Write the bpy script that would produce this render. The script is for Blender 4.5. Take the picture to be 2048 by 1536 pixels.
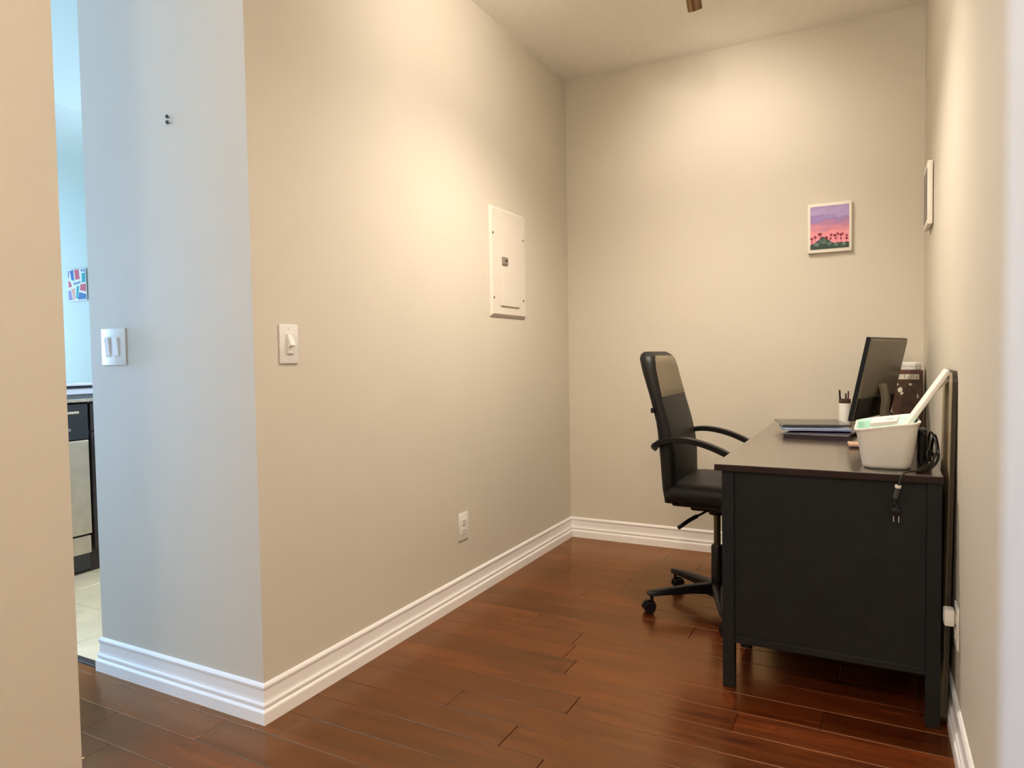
import bpy, bmesh, math, random
from mathutils import Vector, Matrix

# ---------------------------------------------------------------- scene reset
for o in list(bpy.data.objects):
    bpy.data.objects.remove(o, do_unlink=True)
S = bpy.context.scene
C = S.collection
random.seed(7)

# ---------------------------------------------------------------- camera
YAW, PIT, ROL, FPX = -0.48513, -0.03872, -0.01631, 1372.93
fw = Vector((math.sin(YAW)*math.cos(PIT), math.cos(YAW)*math.cos(PIT), math.sin(PIT)))
r0 = Vector((math.cos(YAW), -math.sin(YAW), 0)); u0 = r0.cross(fw)
rt = math.cos(ROL)*r0 + math.sin(ROL)*u0
up = -math.sin(ROL)*r0 + math.cos(ROL)*u0
cam = bpy.data.cameras.new('camera'); cam_o = bpy.data.objects.new('camera', cam); C.objects.link(cam_o)
cam.sensor_width = 36.0; cam.lens = FPX/2048*36.0; cam.clip_start = 0.02
m = Matrix((rt, up, -fw)).transposed().to_4x4(); m.translation = Vector((1.6394, -1.45777, 1.09933))
cam_o.matrix_world = m
S.camera = cam_o

# ---------------------------------------------------------------- view, world, daylight
S.view_settings.view_transform = 'Standard'; S.view_settings.look = 'None'
S.view_settings.exposure = 0.06; S.view_settings.gamma = 1.0
S.view_settings.use_curve_mapping = False
W_ = bpy.data.worlds.new('world'); S.world = W_; W_.use_nodes = True
bg = W_.node_tree.nodes['Background']; bg.inputs[0].default_value = (0.55, 0.75, 1.0, 1); bg.inputs[1].default_value = 0.6

def area(name, loc, direction, sx, sy, power, col):
    l = bpy.data.lights.new(name, 'AREA'); l.shape = 'RECTANGLE'; l.size = sx; l.size_y = sy
    l.energy = power; l.color = col
    o = bpy.data.objects.new(name, l); C.objects.link(o); o.location = loc
    o.rotation_euler = Vector(direction).to_track_quat('-Z', 'Y').to_euler()
    return o
DAY = (0.36, 0.565, 1.0)
area('daylight_balcony_door', (-5.52, -0.24, 1.35), (1, 0, 0), 0.40, 2.1, 315, DAY)
area('daylight_living_window', (-5.52, -1.70, 1.45), (1, 0, 0), 1.1, 1.7, 12, DAY)
area('daylight_kitchen_window', (-5.52, 1.10, 1.45), (1, 0, 0), 0.9, 1.3, 28, (0.51, 0.72, 1.0))
area('added_kitchen_fill', (-1.45, 1.84, 1.60), (0, -1, 0), 0.8, 0.9, 38, (0.55, 0.73, 1.0))  # unseen source added to brighten the soffit face, tiles and dishwasher
LAMP_W = 40.0
HALL_W = 54.0
LAMP_COL = (1.0, 0.89, 0.75)

# ---------------------------------------------------------------- dimensions of the room
CEIL = 2.74; D = 2.398; W = 1.852; WL = 0.81; BT = 0.018; BH = 0.120

# ---------------------------------------------------------------- materials
def lin(r, g, b):
    f = lambda c: (c/255/12.92) if c/255 <= 0.04045 else ((c/255+0.055)/1.055)**2.4
    return (f(r), f(g), f(b), 1)
def mat(name, col, rough=0.5, metal=0.0, noise=0.0, nscale=40.0, bump=0.0, bscale=200.0, coat=0.0, spec=0.5, emit=None, estr=0.0):
    m = bpy.data.materials.new(name); m.use_nodes = True
    nt = m.node_tree; b = nt.nodes['Principled BSDF']
    if len(col) == 3: col = (*col, 1)
    b.inputs['Base Color'].default_value = col
    b.inputs['Roughness'].default_value = rough; b.inputs['Metallic'].default_value = metal
    b.inputs['Coat Weight'].default_value = coat; b.inputs['Coat Roughness'].default_value = 0.15
    b.inputs['Specular IOR Level'].default_value = spec
    if emit: b.inputs['Emission Color'].default_value = emit; b.inputs['Emission Strength'].default_value = estr
    tc = nt.nodes.new('ShaderNodeTexCoord')
    if noise > 0:
        n = nt.nodes.new('ShaderNodeTexNoise'); n.inputs['Scale'].default_value = nscale; n.inputs['Detail'].default_value = 4
        nt.links.new(tc.outputs['Object'], n.inputs['Vector'])
        mp = nt.nodes.new('ShaderNodeMapRange'); mp.inputs['From Min'].default_value = .3; mp.inputs['From Max'].default_value = .7
        mp.inputs['To Min'].default_value = 1-noise; mp.inputs['To Max'].default_value = 1+noise
        nt.links.new(n.outputs['Fac'], mp.inputs['Value'])
        mx = nt.nodes.new('ShaderNodeMix'); mx.data_type = 'RGBA'; mx.blend_type = 'MULTIPLY'; mx.inputs[0].default_value = 1
        mx.inputs[6].default_value = col
        nt.links.new(mp.outputs[0], mx.inputs[7]); nt.links.new(mx.outputs[2], b.inputs['Base Color'])
    if bump > 0:
        n2 = nt.nodes.new('ShaderNodeTexNoise'); n2.inputs['Scale'].default_value = bscale; n2.inputs['Detail'].default_value = 3
        nt.links.new(tc.outputs['Object'], n2.inputs['Vector'])
        bp = nt.nodes.new('ShaderNodeBump'); bp.inputs['Strength'].default_value = bump; bp.inputs['Distance'].default_value = 0.002
        nt.links.new(n2.outputs['Fac'], bp.inputs['Height']); nt.links.new(bp.outputs['Normal'], b.inputs['Normal'])
    return m

M = {}
M['paint'] = mat('beige_wall_paint', (0.645, 0.590, 0.495), 0.62, noise=0.012, nscale=3, bump=0.12, bscale=260)
M['ceil'] = mat('ceiling_stipple', (0.92, 0.88, 0.81), 0.9, noise=0.03, nscale=90, bump=0.8, bscale=110)
M['white_paint'] = mat('pale_wall_paint', (0.74, 0.83, 0.80), 0.7, bump=0.08, bscale=240)
M['trim'] = mat('white_trim_gloss', (0.90, 0.88, 0.87), 0.32, bump=0.03, bscale=60)
M['plastic_white'] = mat('white_plastic', (0.80, 0.78, 0.74), 0.38, noise=0.01)
M['panel_white'] = mat('painted_steel', (0.72, 0.66, 0.58), 0.45, bump=0.04, bscale=300)
M['slot'] = mat('dark_slot', (0.05, 0.045, 0.04), 0.6, noise=.05)
M['latch'] = mat('latch_grey', (0.30, 0.26, 0.23), 0.4, 0.4, noise=.1, nscale=200)
M['screw'] = mat('screw_metal', (0.35, 0.30, 0.24), 0.35, 0.9, noise=.05)
M['tile'] = mat('cream_tile', (0.95, 0.69, 0.40), 0.35, noise=0.10, nscale=6, bump=0.05)
M['grout'] = mat('grout', (0.45, 0.38, 0.28), 0.9, noise=.1)
M['desk'] = mat('black_brown_lacquer', (0.0060, 0.0082, 0.0090), 0.5, noise=0.25, nscale=25, bump=0.05, bscale=180, spec=0.3)
M['desktop'] = mat('black_brown_top', (0.075, 0.050, 0.034), 0.30, noise=0.12, nscale=18, bump=0.03, bscale=150, spec=1.0, coat=1.0)
M['edge_lacquer'] = mat('red_brown_edge_lacquer', (0.020, 0.009, 0.008), 0.45, noise=0.2, nscale=25, spec=0.3)
M['leather'] = mat('black_leatherette', (0.0065, 0.006, 0.0055), 0.46, noise=0.15, nscale=60, bump=0.25, bscale=420, spec=0.3)
M['taupe'] = mat('leatherette_sheen', (0.21, 0.165, 0.105), 0.5, noise=0.08, nscale=60, bump=0.2, bscale=420)  # taupe stands in for light reflected by the black upholstery
M['blk_plastic'] = mat('black_plastic', (0.004, 0.004, 0.005), 0.34, noise=0.1, spec=0.3)
M['blk_metal'] = mat('olive_black_metal', (0.10, 0.085, 0.045), 0.28, 0.85, noise=0.05)
M['mon_back'] = mat('monitor_back_plastic', (0.150, 0.128, 0.088), 0.34, noise=0.1, nscale=30, bump=0.05, bscale=500, spec=0.7)
M['mon_neck'] = mat('monitor_neck_grey', (0.24, 0.21, 0.15), 0.35, 0.3, noise=0.04)
M['screen'] = mat('screen_glass', (0.01, 0.01, 0.012), 0.12, noise=.02)
M['tub'] = mat('white_tub_plastic', (0.88, 0.85, 0.79), 0.34, noise=0.01)
M['mint'] = mat('mint_lining', (0.52, 0.80, 0.70), 0.5, noise=0.03, nscale=30)
M['paperwhite'] = mat('off_white_card', (0.85, 0.82, 0.77), 0.5, noise=0.02)
M['ink'] = mat('dark_ink', (0.10, 0.09, 0.08), 0.5, noise=.05)
M['carton'] = mat('brown_carton', (0.085, 0.040, 0.022), 0.33, noise=0.45, nscale=45, spec=0.6)
M['label'] = mat('cream_label', (0.80, 0.74, 0.62), 0.45, noise=0.03)
M['maroon'] = mat('maroon_print', (0.16, 0.05, 0.05), 0.4, noise=.2)
M['sky_sheen'] = mat('blue_sky_sheen', (0.34, 0.50, 0.92), 0.22, noise=0.06, nscale=12, coat=0.4)  # blue paints the sky light reflected by the glossy pages
M['plum'] = mat('plum_black_cover', (0.018, 0.009, 0.020), 0.30, noise=0.3, nscale=20, coat=0.3)
M['pages'] = mat('page_edges', (0.55, 0.48, 0.42), 0.7, noise=0.15, nscale=150)
M['slate'] = mat('slate_gloss', (0.030, 0.026, 0.026), 0.22, noise=0.1, coat=0.4)
M['pinkwood'] = mat('pale_wood', (0.55, 0.36, 0.26), 0.5, noise=0.1, nscale=60)
M['cord'] = mat('black_cord_rubber', (0.012, 0.011, 0.010), 0.42, noise=.1)
M['steel'] = mat('bright_steel', (0.75, 0.75, 0.77), 0.2, 1.0, noise=.02)
M['board_face'] = mat('board_face_sheen', (0.40, 0.32, 0.20), 0.35, noise=0.05, nscale=12)  # tan paints the beige wall mirrored at a grazing angle
M['board_edge'] = mat('dark_brown_edge', (0.028, 0.020, 0.010), 0.36, noise=0.2, nscale=30)
M['bronze'] = mat('brushed_bronze', (0.23, 0.15, 0.085), 0.32, 1.0, noise=0.1, nscale=60)
M['bulb'] = mat('lamp_glass', (0.9, 0.85, 0.75), 0.3, noise=.01, emit=(1, .8, .56, 1), estr=6.0)
M['dw_black'] = mat('dishwasher_black', (0.014, 0.017, 0.022), 0.16, noise=0.2, nscale=20, coat=0.5)
M['stainless'] = mat('stainless_brushed', (0.62, 0.50, 0.36), 0.42, 0.7, noise=0.08, nscale=14)
M['cab_dark'] = mat('espresso_cabinet', (0.030, 0.018, 0.014), 0.4, noise=0.3, nscale=15)
M['counter_top'] = mat('dark_granite', (0.050, 0.028, 0.020), 0.55, noise=0.6, nscale=120)
M['counter_edge'] = mat('beige_counter_edge', (0.50, 0.41, 0.30), 0.35, noise=0.4, nscale=90)
M['glass'] = mat('window_glass', (0.8, 0.9, 1.0), 0.05, noise=.01)
M['canvas_side'] = mat('canvas_cream', (0.84, 0.79, 0.70), 0.7, noise=0.02, bump=0.2, bscale=600)
for k, c in dict(p_red=(214, 84, 106), p_teal=(18, 168, 180), p_blue=(14, 110, 178), p_lilac=(150, 140, 200), p_peach=(240, 170, 150), p_grey=(130, 160, 190)).items():
    M[k] = mat(k, lin(*c), 0.6, noise=0.03, nscale=50)
M['p_flower'] = mat('p_flower', lin(120, 25, 50), 0.6, noise=0.3, nscale=120)
M['p_green'] = mat('p_green', lin(44, 66, 54), 0.6, noise=0.5, nscale=45)
M['p_pine'] = mat('p_pine', lin(84, 108, 100), 0.6, noise=0.4, nscale=60)

def wood_mat():
    m = bpy.data.materials.new('cherry_plank'); m.use_nodes = True
    nt = m.node_tree; N = nt.nodes; L = nt.links; b = N['Principled BSDF']
    tc = N.new('ShaderNodeTexCoord'); oi = N.new('ShaderNodeObjectInfo')
    cmb = N.new('ShaderNodeCombineXYZ'); L.new(oi.outputs['Random'], cmb.inputs['Z'])
    sc = N.new('ShaderNodeVectorMath'); sc.operation = 'SCALE'; sc.inputs['Scale'].default_value = 37.0; L.new(cmb.outputs[0], sc.inputs[0])
    ad = N.new('ShaderNodeVectorMath'); ad.operation = 'ADD'; L.new(tc.outputs['Object'], ad.inputs[0]); L.new(sc.outputs[0], ad.inputs[1])
    mpg = N.new('ShaderNodeMapping'); mpg.inputs['Scale'].default_value = (1.6, 16, 16); L.new(ad.outputs[0], mpg.inputs['Vector'])
    n = N.new('ShaderNodeTexNoise'); n.inputs['Scale'].default_value = 2.2; n.inputs['Detail'].default_value = 7; n.inputs['Distortion'].default_value = 0.6
    L.new(mpg.outputs[0], n.inputs['Vector'])
    rp = N.new('ShaderNodeValToRGB'); L.new(n.outputs['Fac'], rp.inputs['Fac'])
    e = rp.color_ramp.elements
    e[0].position = 0.28; e[0].color = (0.055, 0.0090, 0.0025, 1); e[1].position = 0.75; e[1].color = (0.160, 0.0350, 0.0070, 1)
    mr = N.new('ShaderNodeMapRange'); mr.inputs['To Min'].default_value = 0.65; mr.inputs['To Max'].default_value = 1.25; L.new(oi.outputs['Random'], mr.inputs['Value'])
    mx = N.new('ShaderNodeMix'); mx.data_type = 'RGBA'; mx.blend_type = 'MULTIPLY'; mx.inputs[0].default_value = 1
    L.new(rp.outputs[0], mx.inputs[6]); L.new(mr.outputs[0], mx.inputs[7]); L.new(mx.outputs[2], b.inputs['Base Color'])
    n3 = N.new('ShaderNodeTexNoise'); n3.inputs['Scale'].default_value = 5; L.new(ad.outputs[0], n3.inputs['Vector'])
    rr = N.new('ShaderNodeMapRange'); rr.inputs['To Min'].default_value = 0.17; rr.inputs['To Max'].default_value = 0.29; L.new(n3.outputs['Fac'], rr.inputs['Value'])
    L.new(rr.outputs[0], b.inputs['Roughness'])
    bp = N.new('ShaderNodeBump'); bp.inputs['Strength'].default_value = 0.02; bp.inputs['Distance'].default_value = 0.003
    L.new(n.outputs['Fac'], bp.inputs['Height']); L.new(bp.outputs[0], b.inputs['Normal'])
    b.inputs['Specular IOR Level'].default_value = 0.0
    gl = N.new('ShaderNodeBsdfGlossy'); gl.inputs['Color'].default_value = (1.0, 0.73, 0.46, 1); L.new(rr.outputs[0], gl.inputs['Roughness']); L.new(bp.outputs[0], gl.inputs['Normal'])
    fr = N.new('ShaderNodeFresnel'); fr.inputs['IOR'].default_value = 2.25
    ms = N.new('ShaderNodeMixShader'); L.new(fr.outputs[0], ms.inputs[0]); L.new(b.outputs[0], ms.inputs[1]); L.new(gl.outputs[0], ms.inputs[2])
    L.new(ms.outputs[0], N['Material Output'].inputs['Surface'])
    return m
M['wood'] = wood_mat()
M['subfloor'] = mat('dark_joint', (0.02, 0.01, 0.006), 0.8, noise=.1)

def sunset_mat(z0, z1):
    m = bpy.data.materials.new('sunset_paint'); m.use_nodes = True
    nt = m.node_tree; N = nt.nodes; L = nt.links; b = N['Principled BSDF']; b.inputs['Roughness'].default_value = 0.6
    tc = N.new('ShaderNodeTexCoord'); sp = N.new('ShaderNodeSeparateXYZ'); L.new(tc.outputs['Object'], sp.inputs[0])
    mr = N.new('ShaderNodeMapRange'); mr.inputs['From Min'].default_value = z0; mr.inputs['From Max'].default_value = z1; L.new(sp.outputs['Z'], mr.inputs['Value'])
    mp = N.new('ShaderNodeMapping'); mp.inputs['Scale'].default_value = (14, 1, 45); L.new(tc.outputs['Object'], mp.inputs['Vector'])
    n = N.new('ShaderNodeTexNoise'); n.inputs['Scale'].default_value = 1.0; n.inputs['Detail'].default_value = 3; L.new(mp.outputs[0], n.inputs['Vector'])
    ad = N.new('ShaderNodeMath'); ad.operation = 'MULTIPLY_ADD'; ad.inputs[1].default_value = 0.5; ad.inputs[2].default_value = -0.25
    L.new(n.outputs['Fac'], ad.inputs[0]); a2 = N.new('ShaderNodeMath'); L.new(ad.outputs[0], a2.inputs[0]); L.new(mr.outputs[0], a2.inputs[1])
    rp = N.new('ShaderNodeValToRGB'); L.new(a2.outputs[0], rp.inputs['Fac'])
    e = rp.color_ramp.elements
    e[0].position = 0.2; e[0].color = lin(240, 150, 165); e[1].position = 0.97; e[1].color = lin(165, 140, 190)
    for p, c in ((0.42, (232, 148, 160)), (0.56, (190, 130, 165)), (0.68, (150, 128, 190)), (0.80, (178, 158, 208))):
        q = e.new(p); q.color = lin(*c)
    L.new(rp.outputs[0], b.inputs['Base Color'])
    return m
M['sunset'] = sunset_mat(-0.125, 0.125)

# ---------------------------------------------------------------- mesh helpers
def mk(name, bm, material, parent=None, smooth=False, loc=None):
    me = bpy.data.meshes.new(name); bmesh.ops.recalc_face_normals(bm, faces=bm.faces); bm.to_mesh(me); bm.free()
    mats = material if isinstance(material, (list, tuple)) else [material]
    for q in mats: me.materials.append(M[q])
    if smooth:
        for p in me.polygons: p.use_smooth = True
        try: me.set_sharp_from_angle(angle=math.radians(40))
        except Exception: pass
    o = bpy.data.objects.new(name, me); C.objects.link(o)
    if parent is not None: o.parent = parent
    if loc is not None: o.location = loc
    return o
def tag(o, label, cat, group=None):
    o['label'] = label; o['category'] = cat
    if group: o['group'] = group
    return o
def thing(name, loc, label, cat, rz=0.0, group=None):
    o = bpy.data.objects.new(name, None); C.objects.link(o); o.location = loc; o.rotation_euler = (0, 0, rz)
    o.empty_display_size = 0.05
    return tag(o, label, cat, group)
def struct(o):
    o['kind'] = 'structure'; return o
def add_box(bm, x0, x1, y0, y1, z0, z1, bev=0.0, seg=2, mi=0, mtx=None):
    vs = [bm.verts.new((x, y, z)) for z in (z0, z1) for y in (y0, y1) for x in (x0, x1)]
    fs = [bm.faces.new([vs[i] for i in f]) for f in ((0, 2, 3, 1), (4, 5, 7, 6), (0, 1, 5, 4), (2, 6, 7, 3), (0, 4, 6, 2), (1, 3, 7, 5))]
    for f in fs: f.material_index = mi
    allv = vs
    if bev > 0:
        es = list({e for f in fs for e in f.edges})
        r = bmesh.ops.bevel(bm, geom=es, offset=bev, segments=seg, profile=0.5, affect='EDGES', clamp_overlap=True)
        allv = list({v for f in r['faces'] for v in f.verts} | {v for v in vs if v.is_valid})
        for f in r['faces']: f.material_index = mi
    if mtx is not None: bmesh.ops.transform(bm, matrix=mtx, verts=[v for v in allv if v.is_valid])
    return bm
def bx(*a, **k):
    return add_box(bmesh.new(), *a, **k)
def ring(bm, pts): return [bm.verts.new(p) for p in pts]
def loft(bm, rings, cap=True, closed=True, mi=0):
    R = [ring(bm, r) for r in rings]; n = len(R[0])
    for a, b in zip(R[:-1], R[1:]):
        for i in range(n if closed else n-1):
            j = (i+1) % n
            f = bm.faces.new((a[i], a[j], b[j], b[i])); f.material_index = mi
    if cap:
        for q in (R[0][::-1], R[-1]):
            f = bm.faces.new(q); f.material_index = mi
    return bm
def frame_of(d):
    d = d.normalized(); a = Vector((0, 0, 1)) if abs(d.z) < 0.9 else Vector((1, 0, 0))
    u = d.cross(a).normalized(); return u, d.cross(u).normalized()
def add_cyl(bm, p0, p1, r0, r1=None, n=20, mi=0):
    r1 = r0 if r1 is None else r1
    p0 = Vector(p0); p1 = Vector(p1); u, v = frame_of(p1-p0)
    f = lambda p, r: [p + (u*math.cos(2*math.pi*i/n) + v*math.sin(2*math.pi*i/n))*r for i in range(n)]
    return loft(bm, [f(p0, r0), f(p1, r1)], mi=mi)
def smooth_path(pts, k=6):
    P = [Vector(p) for p in pts]; out = []
    for i in range(len(P)-1):
        a = P[max(i-1, 0)]; b = P[i]; c = P[i+1]; d = P[min(i+2, len(P)-1)]
        for j in range(k):
            t = j/k
            out.append(0.5*((2*b) + (c-a)*t + (2*a-5*b+4*c-d)*t*t + (3*b-a-3*c+d)*t**3))
    out.append(P[-1]); return out
def add_tube(bm, pts, r, n=10, k=6, sec=None, mi=0):
    P = smooth_path(pts, k); rings = []; pu = None
    for i, p in enumerate(P):
        d = (P[min(i+1, len(P)-1)] - P[max(i-1, 0)]).normalized()
        if pu is None: u, v = frame_of(d)
        else:
            u = (pu - d*pu.dot(d)).normalized(); v = d.cross(u)
        pu = u; rr = r(i/(len(P)-1)) if callable(r) else r
        if sec: rings.append([p + u*a*rr + v*b*rr for a, b in sec])
        else: rings.append([p + (u*math.cos(2*math.pi*q/n) + v*math.sin(2*math.pi*q/n))*rr for q in range(n)])
    return loft(bm, rings, mi=mi)
def rrect(cx, cy, hx, hy, r, z, n=5):
    """rounded rectangle ring in the XY plane"""
    r = min(r, hx*0.999, hy*0.999); out = []
    for qx, qy, a0 in ((1, 1, 0), (-1, 1, 90), (-1, -1, 180), (1, -1, 270)):
        for i in range(n+1):
            a = math.radians(a0 + 90*i/n)
            out.append(Vector((cx + qx*(hx-r) + r*math.cos(a), cy + qy*(hy-r) + r*math.sin(a), z)))
    return out
def interp(tab, z):
    tab = sorted(tab)
    if z <= tab[0][0]: return tab[0][1]
    for (a, va), (b, vb) in zip(tab[:-1], tab[1:]):
        if z <= b:
            t = (z-a)/(b-a); return va + (vb-va)*t
    return tab[-1][1]

# ================================================================= SETTING
struct(mk('wall_left', bx(-WL, 0, 0, D+0.15, 0, CEIL), 'paint'))
struct(mk('wall_back', bx(-0.0, W+0.15, D, D+0.15, 0, CEIL), 'paint'))
struct(mk('wall_right', bx(W, W+0.15, -2.75, D, 0, CEIL), 'paint'))
struct(mk('wall_hall', bx(-0.06, 0.105, -2.6, -0.60, 0, CEIL), 'paint'))
struct(mk('wall_front', bx(-5.75, W, -2.75, -2.6, 0, CEIL), 'paint'))
bm = bmesh.new()
add_box(bm, -5.6, -1.9, 1.9, 2.05, 0, CEIL+0.4); add_box(bm, -1.0, -WL, 1.9, 2.05, 0, CEIL+0.4)
add_box(bm, -1.9, -1.0, 1.9, 2.05, 0, 1.1); add_box(bm, -1.9, -1.0, 1.9, 2.05, 2.1, CEIL+0.4)
struct(mk('wall_kitchen', bm, 'white_paint'))
wo = bpy.data.objects.new('window_4', None); C.objects.link(wo); wo.location = (-1.45, 1.98, 1.1); struct(wo)  # unseen window added to carry the extra kitchen light
bm = bmesh.new()
add_box(bm, -.45, -.40, -.04, .04, 0, 1.0); add_box(bm, .40, .45, -.04, .04, 0, 1.0); add_box(bm, -.40, .40, -.04, .04, 0, .05); add_box(bm, -.40, .40, -.04, .04, .95, 1.0)
mk('window_frame', bm, 'trim', wo); mk('pane', bx(-.40, .40, -.004, .004, .05, .95), 'glass', wo)
# window wall on the living side, two openings
bm = bmesh.new()
X0, X1 = -5.75, -5.6
add_box(bm, X0, X1, -2.6, -2.3, 0, CEIL+0.4); add_box(bm, X0, X1, -1.1, -0.48, 0, CEIL+0.4); add_box(bm, X0, X1, 0.0, 0.60, 0, CEIL+0.4); add_box(bm, X0, X1, 1.60, 2.05, 0, CEIL+0.4); add_box(bm, X0, X1, 0.60, 1.60, 0, 0.75); add_box(bm, X0, X1, 0.60, 1.60, 2.15, CEIL+0.4)
add_box(bm, X0, X1, -2.3, -1.1, 0, 0.55); add_box(bm, X0, X1, -2.3, -1.1, 2.35, CEIL+0.4)
add_box(bm, X0, X1, -0.48, 0.0, 0, 0.25); add_box(bm, X0, X1, -0.48, 0.0, 2.45, CEIL+0.4)
struct(mk('wall_window', bm, 'white_paint'))
for n, (ya, yb, za, zb) in enumerate(((-0.48, 0.0, 0.25, 2.45), (-2.3, -1.1, 0.55, 2.35), (0.60, 1.60, 0.75, 2.15)), 1):
    wo = bpy.data.objects.new('window_%d' % n, None); C.objects.link(wo); wo.location = (-5.68, (ya+yb)/2, za); struct(wo)
    h = zb-za; w2 = (yb-ya)/2; bm = bmesh.new()
    add_box(bm, -.04, .04, -w2, -w2+.05, 0, h); add_box(bm, -.04, .04, w2-.05, w2, 0, h)
    add_box(bm, -.04, .04, -w2+.05, w2-.05, 0, .05); add_box(bm, -.04, .04, -w2+.05, w2-.05, h-.05, h); add_box(bm, -.03, .03, -.02, .02, .05, h-.05)
    mk('window_frame', bm, 'trim', wo)
    for s in (-1, 1):
        a, b = sorted((s*.02, s*(w2-.05))); mk('pane', bx(-.004, .004, a, b, .05, h-.05), 'glass', wo)
struct(mk('ceiling', bx(-0.81, W+0.15, -2.75, D+0.15, CEIL, CEIL+0.1), 'ceil'))
struct(mk('ceiling_living', bx(-5.75, -0.81, -2.75, 2.05, CEIL+0.4, CEIL+0.5), 'white_paint'))
struct(mk('wall_light_block', bx(-5.6, -2.9, 0.0, 0.10, 0, CEIL+0.4), 'white_paint'))  # unseen wall added to keep living window light off the kitchen wall
struct(mk('trim_header', bx(-0.90, -0.81, -2.6, 1.9, CEIL, CEIL+0.4), 'white_paint'))
struct(mk('trim_soffit', bx(-5.6, -2.30, 0.10, 1.9, 2.523, CEIL+0.4), 'white_paint'))

# floor: slab with single planks (running along X), kitchen tiles
fl = struct(mk('floor', bx(-5.75, W+0.15, -2.75, D+0.15, -0.08, -0.012), 'subfloor'))
PW = 0.1215; y0 = 0.444 - 26*PW; pk = 0
def plank_bm(L_, w_):
    return bx(0, L_-0.0012, 0, w_-0.0012, -0.012, 0, bev=0.0012, seg=1)
row = 0; y = y0
while y < D:
    ya = y; yb = min(y+PW, D)
    if yb > -2.6 and yb-ya > 0.01:
        xl = -2.4 if yb <= 0.03 else (-0.9 if ya < 0.03 else 0.0)
        if ya < 0.03 < yb: xl = -0.0
        x = xl - random.random()*0.6 if xl < -0.5 else -random.random()*0.9
        while x < W:
            L_ = random.uniform(0.75, 1.5); xa = max(x, xl); xb = min(x+L_, W)
            if xb-xa > 0.02:
                mk('plank', plank_bm(xb-xa, yb-ya), 'wood', fl, loc=(xa, ya, 0))
            x += L_
    y += PW
# filler strip of wood up to the threshold in front of the kitchen tiles
mk('threshold', bx(-2.4, -0.832, -0.001, 0.029, -0.012, 0.004, bev=0.003), 'cab_dark', fl)
for xa, xb in ((-2.4, -1.35), (-1.35, -0.25), (-0.25, 0.0)):
    mk('plank', plank_bm(xb-xa, 0.0407), 'wood', fl, loc=(xa, -0.042, 0))
for i in range(5):
    for j in range(6):
        xa = -WL - (i+1)*0.33; ya = 0.031 + j*0.33
        mk('tile', bx(xa+.0015, xa+.3285, ya, min(ya+.327, 1.9), -0.012, 0, bev=0.0015, seg=1), 'tile', fl)
mk('tile_bed', bx(-5.6, -2.46, -2.6, 1.9, -0.012, -0.001), 'tile', fl)

# baseboards: moulded profile swept with mitred ends
PROF = [(0, 0), (BT, 0), (BT, .036), (BT-.002, .040), (BT-.0065, .044), (BT-.0065, .049), (BT-.004, .053), (BT-.0045, .058), (BT-.009, .064), (BT-.0105, .072), (BT-.0115, .100), (BT-.009, .105), (BT-.0085, .111), (BT-.012, .117), (.003, BH), (0, BH)]
def baseboard(name, p0, p1, nrm, m0, m1):
    """p0->p1 along the wall foot, nrm into the room; m0/m1: mitre (+1 outer corner, -1 inner corner, 0 square)"""
    p0 = Vector((*p0, 0)); p1 = Vector((*p1, 0)); n = Vector((*nrm, 0)); d = (p1-p0).normalized(); bm = bmesh.new()
    loft(bm, [[p0 + n*a - d*a*m0 + Vector((0, 0, h)) for a, h in PROF], [p1 + n*a + d*a*m1 + Vector((0, 0, h)) for a, h in PROF]])
    return struct(mk(name, bm, 'trim'))
baseboard('baseboard_left', (0, 0), (0, D), (1, 0), 1, -1)
baseboard('baseboard_end', (-WL, 0), (0, 0), (0, -1), 1, 1)
baseboard('baseboard_kitchen', (-WL, 1.9), (-WL, 0), (-1, 0), 0, 1)
baseboard('baseboard_back', (0, D), (W, D), (0, -1), -1, -1)
baseboard('baseboard_right', (W, D), (W, -2.6), (-1, 0), -1, 0)
baseboard('baseboard_hall', (0.105, -2.6), (0.105, -0.60), (1, 0), 0, 1)

# ================================================================= WALL FITTINGS
def wall_frame(name, loc, face, label, cat, group=None):
    """local frame: x along the wall (to the viewer's right), y out of the wall, z up"""
    rz = {'x': -math.pi/2, 'y-': math.pi, '-x': math.pi/2}[face]
    return thing(name, loc, label, cat, rz, group)
# local +y points into the room: facing +x -> rz=-90deg ; facing -y -> 180deg ; facing -x -> +90deg

# toggle switch on the left wall
t = wall_frame('light_switch', (0, 0.1375, 1.153), 'x', 'white single toggle light switch on the beige wall beside the outer corner', 'light switch')
mk('plate', bx(-.039, .039, 0, .006, -.062, .062, bev=.003), 'plastic_white', t, True)
mk('toggle_frame', bx(-.014, .014, .005, .0095, -.033, .033, bev=.0012), 'panel_white', t)
rx = Matrix.Rotation(math.radians(22), 4, 'X')
mk('toggle', bx(-.010, .010, -.004, .012, -.012, .026, bev=.002, mtx=Matrix.Translation((0, .0085, .002)) @ rx), 'plastic_white', t)
mk('rocker_base', bx(-.010, .010, .004, .0115, -.030, -.006, bev=.001), 'plastic_white', t)
for z in (-.048, .048):
    mk('screw', add_cyl(bmesh.new(), (0, .005, z), (0, .0072, z), .003, n=10), 'plastic_white', t)
# two-gang rocker switch on the end face
t = wall_frame('light_switch', (-0.672, 0, 1.158), 'y-', 'double rocker light switch with white plate on the grey wall end', 'light switch')
mk('plate', bx(-.066, .066, 0, .007, -.063, .063, bev=.003), 'plastic_white', t, True)
for s in (-1, 1):
    q = mk('rocker', bx(-.0125, .0125, -.002, .008, -.031, .031, bev=.002, mtx=Matrix.Translation((s*.024, .006, 0)) @ Matrix.Rotation(math.radians(-5), 4, 'X')), 'plastic_white', t)
    mk('rocker_frame', bx(s*.024-.0165, s*.024+.0165, .005, .0082, -.035, .035, bev=.001), 'panel_white', t)
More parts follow.
